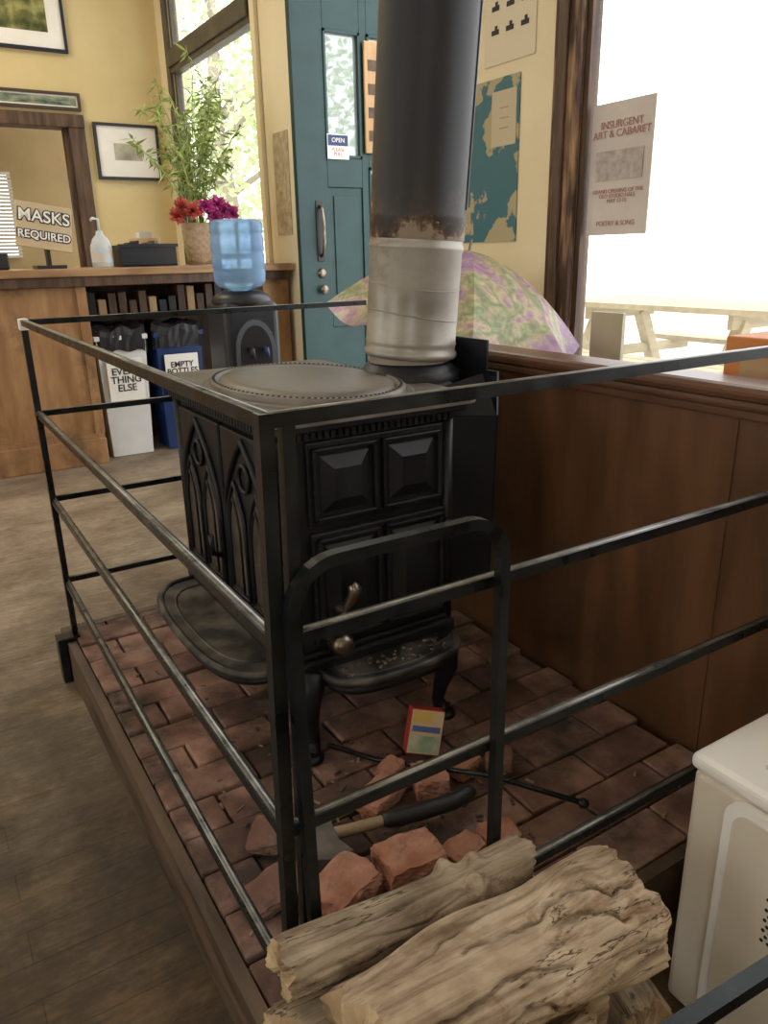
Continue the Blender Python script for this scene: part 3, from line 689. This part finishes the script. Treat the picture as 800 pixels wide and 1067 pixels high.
pk.lathe((.957,.836,HZ+.05),[(0,-.01),(.009,-.006),(.011,0),(.009,.006),(0,.01)],bar_m,seg=12)
pk.done()

# ================================================================= UMBRELLA
u=B('umbrella')
def umat():
    m=bpy.data.materials.new('umbrella_floral'); m.use_nodes=True; nt=m.node_tree;N=nt.nodes;L=nt.links;b=N['Principled BSDF']
    tc=N.new('ShaderNodeTexCoord')
    n1=N.new('ShaderNodeTexNoise'); n1.inputs['Scale'].default_value=3.6; n1.inputs['Detail'].default_value=4; n1.inputs['Distortion'].default_value=1.0
    n2=N.new('ShaderNodeTexNoise'); n2.inputs['Scale'].default_value=22; n2.inputs['Detail'].default_value=6; n2.inputs['Distortion'].default_value=1.5
    L.new(tc.outputs['Object'],n1.inputs['Vector']); L.new(tc.outputs['Object'],n2.inputs['Vector'])
    r=N.new('ShaderNodeValToRGB'); e=r.color_ramp.elements
    e[0].position=.30; e[0].color=(.40,.22,.44,1); e[1].position=.70; e[1].color=(.62,.30,.50,1)
    for p,c in ((.39,(.52,.34,.48)),(.45,(.66,.58,.36)),(.51,(.36,.46,.22)),(.57,(.70,.64,.40)),(.63,(.60,.36,.50))): k=e.new(p); k.color=(*c,1)
    L.new(n1.outputs['Fac'],r.inputs[0])
    r2=N.new('ShaderNodeValToRGB'); r2.color_ramp.elements[0].position=.40; r2.color_ramp.elements[0].color=(.70,.60,.70,1); r2.color_ramp.elements[1].position=.58; r2.color_ramp.elements[1].color=(1.1,1.08,1.06,1)
    L.new(n2.outputs['Fac'],r2.inputs[0])
    mx=N.new('ShaderNodeMix'); mx.data_type='RGBA'; mx.blend_type='MULTIPLY'; mx.inputs[0].default_value=.7; L.new(r.outputs[0],mx.inputs[6]); L.new(r2.outputs[0],mx.inputs[7])
    vl=N.new('ShaderNodeVectorMath'); vl.operation='DISTANCE'; L.new(tc.outputs['Object'],vl.inputs[0]); vl.inputs[1].default_value=(0,0,.30)
    mr=N.new('ShaderNodeMapRange'); mr.inputs['From Min'].default_value=.48; mr.inputs['From Max'].default_value=.57; mr.inputs['To Max'].default_value=.5; L.new(vl.outputs['Value'],mr.inputs[0])
    m3=N.new('ShaderNodeMix'); m3.data_type='RGBA'; L.new(mr.outputs[0],m3.inputs[0]); L.new(mx.outputs[2],m3.inputs[6]); m3.inputs[7].default_value=(.42,.25,.46,1)
    L.new(m3.outputs[2],b.inputs['Base Color']); b.inputs['Roughness'].default_value=.35
    tr=N.new('ShaderNodeBsdfTranslucent'); L.new(m3.outputs[2],tr.inputs['Color']); ms=N.new('ShaderNodeMixShader'); ms.inputs[0].default_value=.4
    L.new(b.outputs[0],ms.inputs[1]); L.new(tr.outputs[0],ms.inputs[2]); L.new(ms.outputs[0],N['Material Output'].inputs['Surface'])
    return m
um=umat(); RU=.49
uc=V((1.825,2.32,1.205))
TU=Matrix.Translation(uc)@Matrix.Rotation(math.radians(9),4,'X')@Matrix.Rotation(math.radians(7),4,'Y')@Matrix.Rotation(.25,4,'Z')
nr=12; ns=64; rings=[]
for i in range(nr+1):
    t_=i/nr; ring=[]
    for j in range(ns):
        a_=2*math.pi*j/ns; ph=(j%8)/8; sc=math.sin(ph*math.pi)
        rr_=RU*t_*(1-.10*sc*t_*t_) ; zz=-.27*(t_**1.8)+(-.036*sc*t_)
        ring.append(u.bm.verts.new(TU@V((rr_*math.cos(a_),rr_*math.sin(a_),zz))))
    rings.append(ring)
for i in range(nr):
    for j in range(ns): u._f([rings[i][j],rings[i][(j+1)%ns],rings[i+1][(j+1)%ns],rings[i+1][j]],um,j%8 not in(0,7))
for k in range(8):
    a_=2*math.pi*k/8
    u.tube([TU@V((RU*q*math.cos(a_),RU*q*math.sin(a_),-.27*q**1.8-.004)) for q in [i/8 for i in range(9)]],.002,nickel,seg=5)
u.tube([TU@V((0,0,.04)),TU@V((0,0,-.68))],.005,nickel,seg=8); 
u.tube([TU@V((0,0,-.64)),TU@V((0,0,-.765))],.012,black,seg=10)
u.done(recalc=False,loc=(uc.x,uc.y,uc.z-.30))

ob=B('orange_carton'); om=M('orange_card',(.50,.17,.04),(.62,.25,.07),rough=.6)
ob.box(1.50,1.78,.70,1.02,.44,1.02,om,bev=.004); ob.box(1.498,1.5,.74,.98,.6,.98,cardb); oo=ob.done()
wb=B('leaning_board'); wb.box(WX-.10,WX-.085,1.93,2.08,.70,.98,M('tan_board',(.5,.47,.33),(.6,.56,.42)),T=None); wb.done()

# ================================================================= BAR COUNTER
CT=1.155
c=B('bar_counter')
c.box(-1.6,2.30,4.78,5.50,CT-.045,CT,ctop,bev=.008)
c.box(-1.6,2.28,4.80,4.84,CT-.10,CT-.045,dtrim,bev=.004)
c.box(-1.6,.96,4.85,4.90,0,CT-.045,counterw); c.box(.93,.98,4.85,5.45,0,CT-.045,counterw)
c.box(-1.6,.985,4.825,4.85,0,.16,counterw,bev=.006); c.box(-1.6,.98,4.835,4.85,.16,.19,counterw)
c.box(.93,.985,4.835,4.85,.19,CT-.10,counterw)
c.box(.98,2.28,5.40,5.45,0,CT-.045,dtrim); c.box(2.10,2.28,4.84,5.40,0,CT-.045,counterw)
c.box(.98,2.10,4.95,5.40,.86,.88,dtrim)
for i in range(17):
    x=1.02+i*.062; hgt=random.uniform(.07,.16)
    c.box(x,x+.045,5.0,5.2,.882,.882+hgt,random.choice([black,cardb,dtrim,dtrim,black]))
c.done()
s=B('masks_required_sign'); T=Matrix.Translation((.835,4.98,CT+.23))@Matrix.Rotation(math.radians(9),4,'Y')@Matrix.Rotation(math.radians(-12),4,'X')
s.box(-.15,.15,-.006,.006,-.125,.125,signc,T=T); s.box(.83,.85,4.99,5.06,CT+.02,CT+.2,black); s.box(.76,.92,4.93,5.1,CT+.001,CT+.02,black)
so=s.done()
for k,(tx,dz) in enumerate((('MASKS',.05),('REQUIRED',-.055))):
  for q,(mm,off,yy) in enumerate(((ink,.007,-.0075),(paper,.001,-.0095))):
    w_=T@Matrix.Translation((0,yy,dz))@Matrix.Rotation(math.radians(90),4,'X')
    cu=bpy.data.curves.new('sign_text','FONT'); cu.body=tx; cu.size=.092 if k==0 else .060; cu.align_x='CENTER'; cu.align_y='CENTER'; cu.extrude=.001; cu.offset=off; cu.materials.append(mm)
    o=bpy.data.objects.new('sign_text_%d_%d'%(k,q),cu); COL.objects.link(o); o.parent=so; o.matrix_basis=so.matrix_world.inverted()@w_
rg=B('card_reader'); rg.box(.40,.62,4.95,5.2,CT+.001,CT+.09,black,bev=.01); rg.box(.45,.47,5.1,5.2,CT+.09,CT+.22,black,bev=.005); rg.done()
clear=M('clear_plastic',(.75,.82,.85),(.8,.86,.88),rough=.15,alpha=.55)
sx_=1.13
sb=B('hand_sanitizer_bottle'); sb.lathe((sx_,4.95,CT+.001),[(0,0),(.055,0),(.062,.01),(.062,.12),(.045,.16),(.022,.185),(.020,.205),(.0,.205)],clear,seg=24)
sb.lathe((sx_,4.95,CT+.03),[(.0625,0),(.0625,.075)],M('label_orange',(.75,.5,.3),(.5,.65,.75),scale=20),seg=24)
sb.tube([(sx_,4.95,CT+.20),(sx_,4.95,CT+.27),(sx_-.03,4.94,CT+.275),(sx_-.045,4.935,CT+.265)],.008,white); sb.done()
cd=B('black_caddy')
for q in ((1.22,1.56,4.88,4.90),(1.22,1.56,5.13,5.15),(1.22,1.24,4.9,5.13),(1.54,1.56,4.9,5.13)): cd.box(*q,CT+.002,CT+.125,black,bev=.004)
cd.box(1.22,1.56,4.88,5.15,CT+.002,CT+.01,black); cd.box(1.21,1.57,4.87,4.885,CT+.112,CT+.13,black)
for i in range(7): cd.box(1.26+i*.038,1.28+i*.038,4.95,5.08,CT+.01,CT+.13+.01*(i%3),random.choice([dtrim,nickel,black,cardb]))
cd.done()
bk=B('napkin_basket'); bk.lathe((1.50,5.34,CT+.002),[(0,0),(.08,0),(.10,.17),(.095,.17),(.08,.02),(0,.02)],cardb,seg=20); bk.box(1.46,1.54,5.30,5.38,CT+.02,CT+.21,white); bk.done()
leafm=M('leaf_green',(.20,.29,.06),(.44,.53,.18),rough=.5,scale=10,island=.35)
pink=M('petal_pink',(.45,.03,.22),(.70,.14,.42),rough=.6,scale=20,island=.3); red=M('petal_red',(.5,.06,.05),(.68,.20,.14),rough=.6,island=.3)
va=B('flower_vase'); vx,vy,vz=1.76,5.02,CT+.002
va.lathe((vx,vy,vz),[(0,0),(.075,0),(.085,.03),(.10,.12),(.105,.24),(.11,.25),(.10,.25),(.095,.2),(0,.18)],M('wicker_tan',(.38,.27,.16),(.52,.39,.25),scale=40,bump=.6),seg=28)
def leaf(b,p,dv,L_,w_,m):
    dv=dv.normalized(); sv=dv.cross(V((random.uniform(-1,1),random.uniform(-1,1),random.uniform(-1,1))));
    if sv.length<.01: sv=dv.orthogonal()
    sv.normalize(); nn=dv.cross(sv)
    a0=b.bm.verts.new(p); a1=b.bm.verts.new(p+dv*L_*.45+sv*w_+nn*w_*.4); a2=b.bm.verts.new(p+dv*L_); a3=b.bm.verts.new(p+dv*L_*.45-sv*w_+nn*w_*.4); am=b.bm.verts.new(p+dv*L_*.45)
    b._f([a0,a1,am],m);b._f([a1,a2,am],m);b._f([a2,a3,am],m);b._f([a3,a0,am],m)
for i in range(34):
    an=2*math.pi*i/34+random.uniform(-.2,.2); sp=random.uniform(.08,.40); hh=random.uniform(.5,1.1)*(1.08-.9*sp)
    P=[V((vx+.03*math.cos(an),vy+.03*math.sin(an),vz+.18))]
    for q in (.3,.6,.85,1.): P.append(V((vx+.03*q+sp*q**1.6*math.cos(an)+random.uniform(-.02,.02),vy+.6*sp*q**1.6*math.sin(an),vz+.2+hh*q)))
    va.tube(P,.003,leafm,seg=5)
    for k in range(34):
        q=random.uniform(.3,1.)*(len(P)-1); i0=min(int(q),len(P)-2); p=P[i0].lerp(P[i0+1],q-i0)
        leaf(va,p,V((random.uniform(-1,1),random.uniform(-1,1),random.uniform(-.9,.5))),random.uniform(.05,.10),random.uniform(.005,.010),leafm)
for i in range(8):
    cx=vx+(-.15,-.07,-.12,.02,.08,.14,.17,.10)[i]; cy=vy-.09+random.uniform(-.06,.02); cz=vz+.31+random.uniform(-.03,.05); mm=red if i<3 else pink
    va.tube([(vx,vy,vz+.2),(cx,cy,cz)],.003,leafm,seg=5)
    for k in range(70):
        leaf(va,V((cx,cy,cz)),V((random.uniform(-1,1),random.uniform(-1,1),random.uniform(-.5,1))),random.uniform(.05,.072),.022,mm)
va.done(recalc=False)
def bin_(name,x,y,wd,dp_,hgt,m,bag,txt,ts):
    b=B(name); z0=.004
    bot=[(x-wd*.42,y-dp_*.42),(x+wd*.42,y-dp_*.42),(x+wd*.42,y+dp_*.42),(x-wd*.42,y+dp_*.42)]; top=[(x-wd/2,y-dp_/2),(x+wd/2,y-dp_/2),(x+wd/2,y+dp_/2),(x-wd/2,y+dp_/2)]
    a_=[b.bm.verts.new((*p,z0)) for p in bot]; c_=[b.bm.verts.new((*p,hgt)) for p in top]
    b._f(a_[::-1],m)
    for i in range(4): b._f([a_[i],a_[(i+1)%4],c_[(i+1)%4],c_[i]],m)
    r_=.012
    b.box(x-wd/2-r_,x+wd/2+r_,y-dp_/2-r_,y-dp_/2+.01,hgt-.03,hgt,m,bev=.004); b.box(x-wd/2-r_,x+wd/2+r_,y+dp_/2-.01,y+dp_/2+r_,hgt-.03,hgt,m,bev=.004)
    b.box(x-wd/2-r_,x-wd/2+.01,y-dp_/2,y+dp_/2,hgt-.03,hgt,m,bev=.004); b.box(x+wd/2-.01,x+wd/2+r_,y-dp_/2,y+dp_/2,hgt-.03,hgt,m,bev=.004)
    rings=[]
    for (k,zz) in ((1.09,-.10),(1.10,-.06),(1.10,.0),(1.05,.04),(.85,.055),(.6,.045),(.3,.03),(.0,.03)):
        ring=[]
        for j in range(48):
            a=2*math.pi*j/48; c_a,s_a=math.cos(a),math.sin(a); q=1/max(abs(c_a),abs(s_a)); q=min(q,1.25)
            w_=1+.04*noise.noise(V((j*.9,zz*20,x)))
            ring.append(b.bm.verts.new((x+(wd/2)*c_a*q*k*w_ ,y+(dp_/2)*s_a*q*k*w_,hgt+zz+.035*noise.noise(V((c_a*2.5,s_a*2.5,x+zz*9))))))
        rings.append(ring)
    for p,q in zip(rings,rings[1:]):
        for j in range(48): b._f([p[j],p[(j+1)%48],q[(j+1)%48],q[j]],bag,False)
    b.box(x-wd*.36,x+wd*.36,y-dp_/2-.018,y-dp_/2-.010,.36,hgt-.14,paper)
    o=b.done()
    text(o,'bin_label',txt,(x,y-dp_/2-.020,(.36+hgt-.14)/2),(90,0,0),ts,ink,offset=.001)
    return o
bin_('trash_bin',1.165,5.05,.30,.28,.76,white,black,'EVERY\nTHING\nELSE',.060)
bin_('recycling_bin',1.525,5.05,.30,.28,.76,bluep,black,'EMPTY\nBOTTLES\n& CANS\nONLY',.050)
wc=B('water_cooler'); cx,cy=1.59,3.93
def rbox(b,x,y,w_,d_,z0,z1,m,bev): b.box(x-w_/2,x+w_/2,y-d_/2,y+d_/2,z0,z1,m,bev=bev,seg=4)
rbox(wc,cx,cy+.03,.31,.28,.0,.98,M('cooler_black',(.02,.024,.03),(.028,.032,.04),rough=.3),.04)
wc.lathe((cx,cy+.03,.96),[(.15,0),(.16,.02),(.14,.05),(.10,.07),(.0,.07)],black,seg=32)
arc=[(-.11,.35)]+[(-.11*math.cos(k*math.pi/12),.74+.15*math.sin(k*math.pi/12)) for k in range(13)]+[(.11,.35)]
wc.prism(arc,lambda u_,v_,t_:V((cx+u_,t_,v_)),M('cooler_grey',(.10,.11,.13),rough=.3),cy-.125,cy-.11)
arc2=[(u_*.8,(v_-.35)*.90+.375) for u_,v_ in arc]
wc.prism(arc2,lambda u_,v_,t_:V((cx+u_,t_,v_)),black,cy-.128,cy-.125)
for k in (-.04,.04): wc.tube([(cx+k,cy-.12,.74),(cx+k,cy-.17,.74),(cx+k,cy-.175,.70)],.012,black if k<0 else bluep)
water=M('blue_bottle_plastic',(.24,.43,.70),(.38,.58,.82),rough=.12,trans=.5,ior=1.15,scale=6)
wc.lathe((cx,cy+.03,1.0),[(.0,.02),(.03,.02),(.05,.03),(.12,.055),(.134,.08),(.136,.13),(.130,.14),(.136,.15),(.136,.21),(.130,.22),(.136,.23),(.136,.30),(.130,.31),(.136,.32),(.134,.365),(.12,.38),(.0,.38)],water,seg=40)
wc.done()

# ================================================================= OUTSIDE
og=B('ground'); og.box(WX+.2,30,-12,30,-.12,-.02,M('pale_pavement',(.60,.58,.54),(.70,.67,.62),rough=.9)); og.done(keep=True)
pt=B('picnic_table'); pw=M('overexposed_wood',(.40,.34,.22),(.52,.45,.31),rough=.8,stretch=(1,4,4))  # light wood colour paints in the overexposed outdoor look
px,py=5.2,3.9
for i in range(5): pt.box(px-.45+i*.18,px-.45+i*.18+.165,py-.95,py+.95,.76,.80,pw)
for sgn in (-1,1):
    for i in range(2): pt.box(px+sgn*.8-.14+i*.15,px+sgn*.8-.14+i*.15+.135,py-.95,py+.95,.42,.46,pw)
for yy in (py-.65,py+.65):
    pt.box(px-.9,px+.9,yy-.02,yy+.02,.34,.42,pw); pt.box(px-.4,px+.4,yy-.02,yy+.02,.66,.76,pw)
    for sg in (-1,1): pt.sqbar((px+sg*.25,yy,.70),(px+sg*.6,yy,-.02),.09,pw,ref=V((0,1,0)))
pt.done()
tr=B('street_tree'); tm=M('tree_leaves',(.40,.54,.20),(.68,.78,.44),rough=.6,scale=3,island=.25); tk=M('tree_bark',(.35,.30,.25),rough=.9)
tx,ty=5.2,13.2
tr.tube([(tx,ty,-.02),(tx+.1,ty,1.6),(tx-.1,ty+.1,3.2),(tx,ty,5.2)],[.2,.16,.13,.06],tk,seg=10,ref=V((1,0,0)))
for k in range(14):
    a_=random.uniform(0,6.28); z_=random.uniform(1.6,4.6); L_=random.uniform(1.,2.2)
    tr.tube([(tx,ty,z_),(tx+L_*.5*math.cos(a_),ty+L_*.5*math.sin(a_),z_+.5),(tx+L_*math.cos(a_),ty+L_*math.sin(a_),z_+.7)],[.06,.04,.015],tk,seg=6)
for k in range(4200):
    a_=random.uniform(0,6.28); r_=2.5*random.random()**.5; p=V((tx+r_*math.cos(a_),ty+r_*math.sin(a_),3.3+random.gauss(0,1.15)))
    leaf(tr,p,V((random.uniform(-1,1),random.uniform(-1,1),random.uniform(-1,.5))),random.uniform(.12,.2),.05,tm)
tr.done(recalc=False)

# ================================================================= LIGHT
w_=bpy.data.worlds.new('sky'); scene.world=w_; w_.use_nodes=True
bg=w_.node_tree.nodes['Background']; bg.inputs['Color'].default_value=(.98,.985,1,1); bg.inputs['Strength'].default_value=3.6
def portal(name,loc,rot,sx,sy):
    l=bpy.data.lights.new(name,'AREA'); l.shape='RECTANGLE'; l.size=sx; l.size_y=sy; l.cycles.is_portal=True
    o=bpy.data.objects.new(name,l); o.location=loc; o.rotation_euler=[math.radians(a) for a in rot]; COL.objects.link(o)
portal('window_portal',(WX+.12,.53,2.06),(0,90,0),2.7,3.5)
portal('window_portal',(WX+.12,3.9,1.5),(0,90,0),3.,1.6)
portal('window_portal',(WX+.12,6.04,2.35),(0,90,0),2.7,1.65)
portal('window_portal',(-3.35,1.0,1.8),(0,-90,0),1.8,1.4)
portal('window_portal',(-3.35,4.3,1.95),(0,-90,0),2.1,1.8)
portal('window_portal',(-1.6,-2.15,1.85),(90,0,180),1.6,1.9)
def area(name,loc,size,e,col):
    l=bpy.data.lights.new(name,'AREA'); l.size=size; l.energy=e; l.color=col; o=bpy.data.objects.new(name,l); o.location=loc; COL.objects.link(o)
area('added_fill_light',(-.2,5.6,3.85),1.2,60,(1,.9,.7))  # unseen area light added as room fill, not an actual fitting
area('added_fill_light',(-1.2,2.2,3.85),1.2,12,(1,.88,.7))  # second added fill, out of view

# ================================================================= CAMERA
Xa=V((1350,-298,795)).normalized(); Ya=V((-522,-258,795)); Ya=(Ya-Ya.dot(Xa)*Xa).normalized(); Za=Xa.cross(Ya)
right=V((Xa.x,Ya.x,Za.x)); down=V((Xa.y,Ya.y,Za.y)); fwd=V((Xa.z,Ya.z,Za.z))
Mx=Matrix((( right.x,-down.x,-fwd.x,0),(right.y,-down.y,-fwd.y,0),(right.z,-down.z,-fwd.z,1.2),(0,0,0,1)))
cam=bpy.data.cameras.new('camera'); co=bpy.data.objects.new('camera',cam); COL.objects.link(co); co.matrix_world=Mx
cam.sensor_fit='HORIZONTAL'; cam.sensor_width=36; cam.lens=795/800*36; cam.clip_start=.02
scene.camera=co
scene.view_settings.view_transform='Standard'; scene.view_settings.look='None'; scene.view_settings.exposure=.0
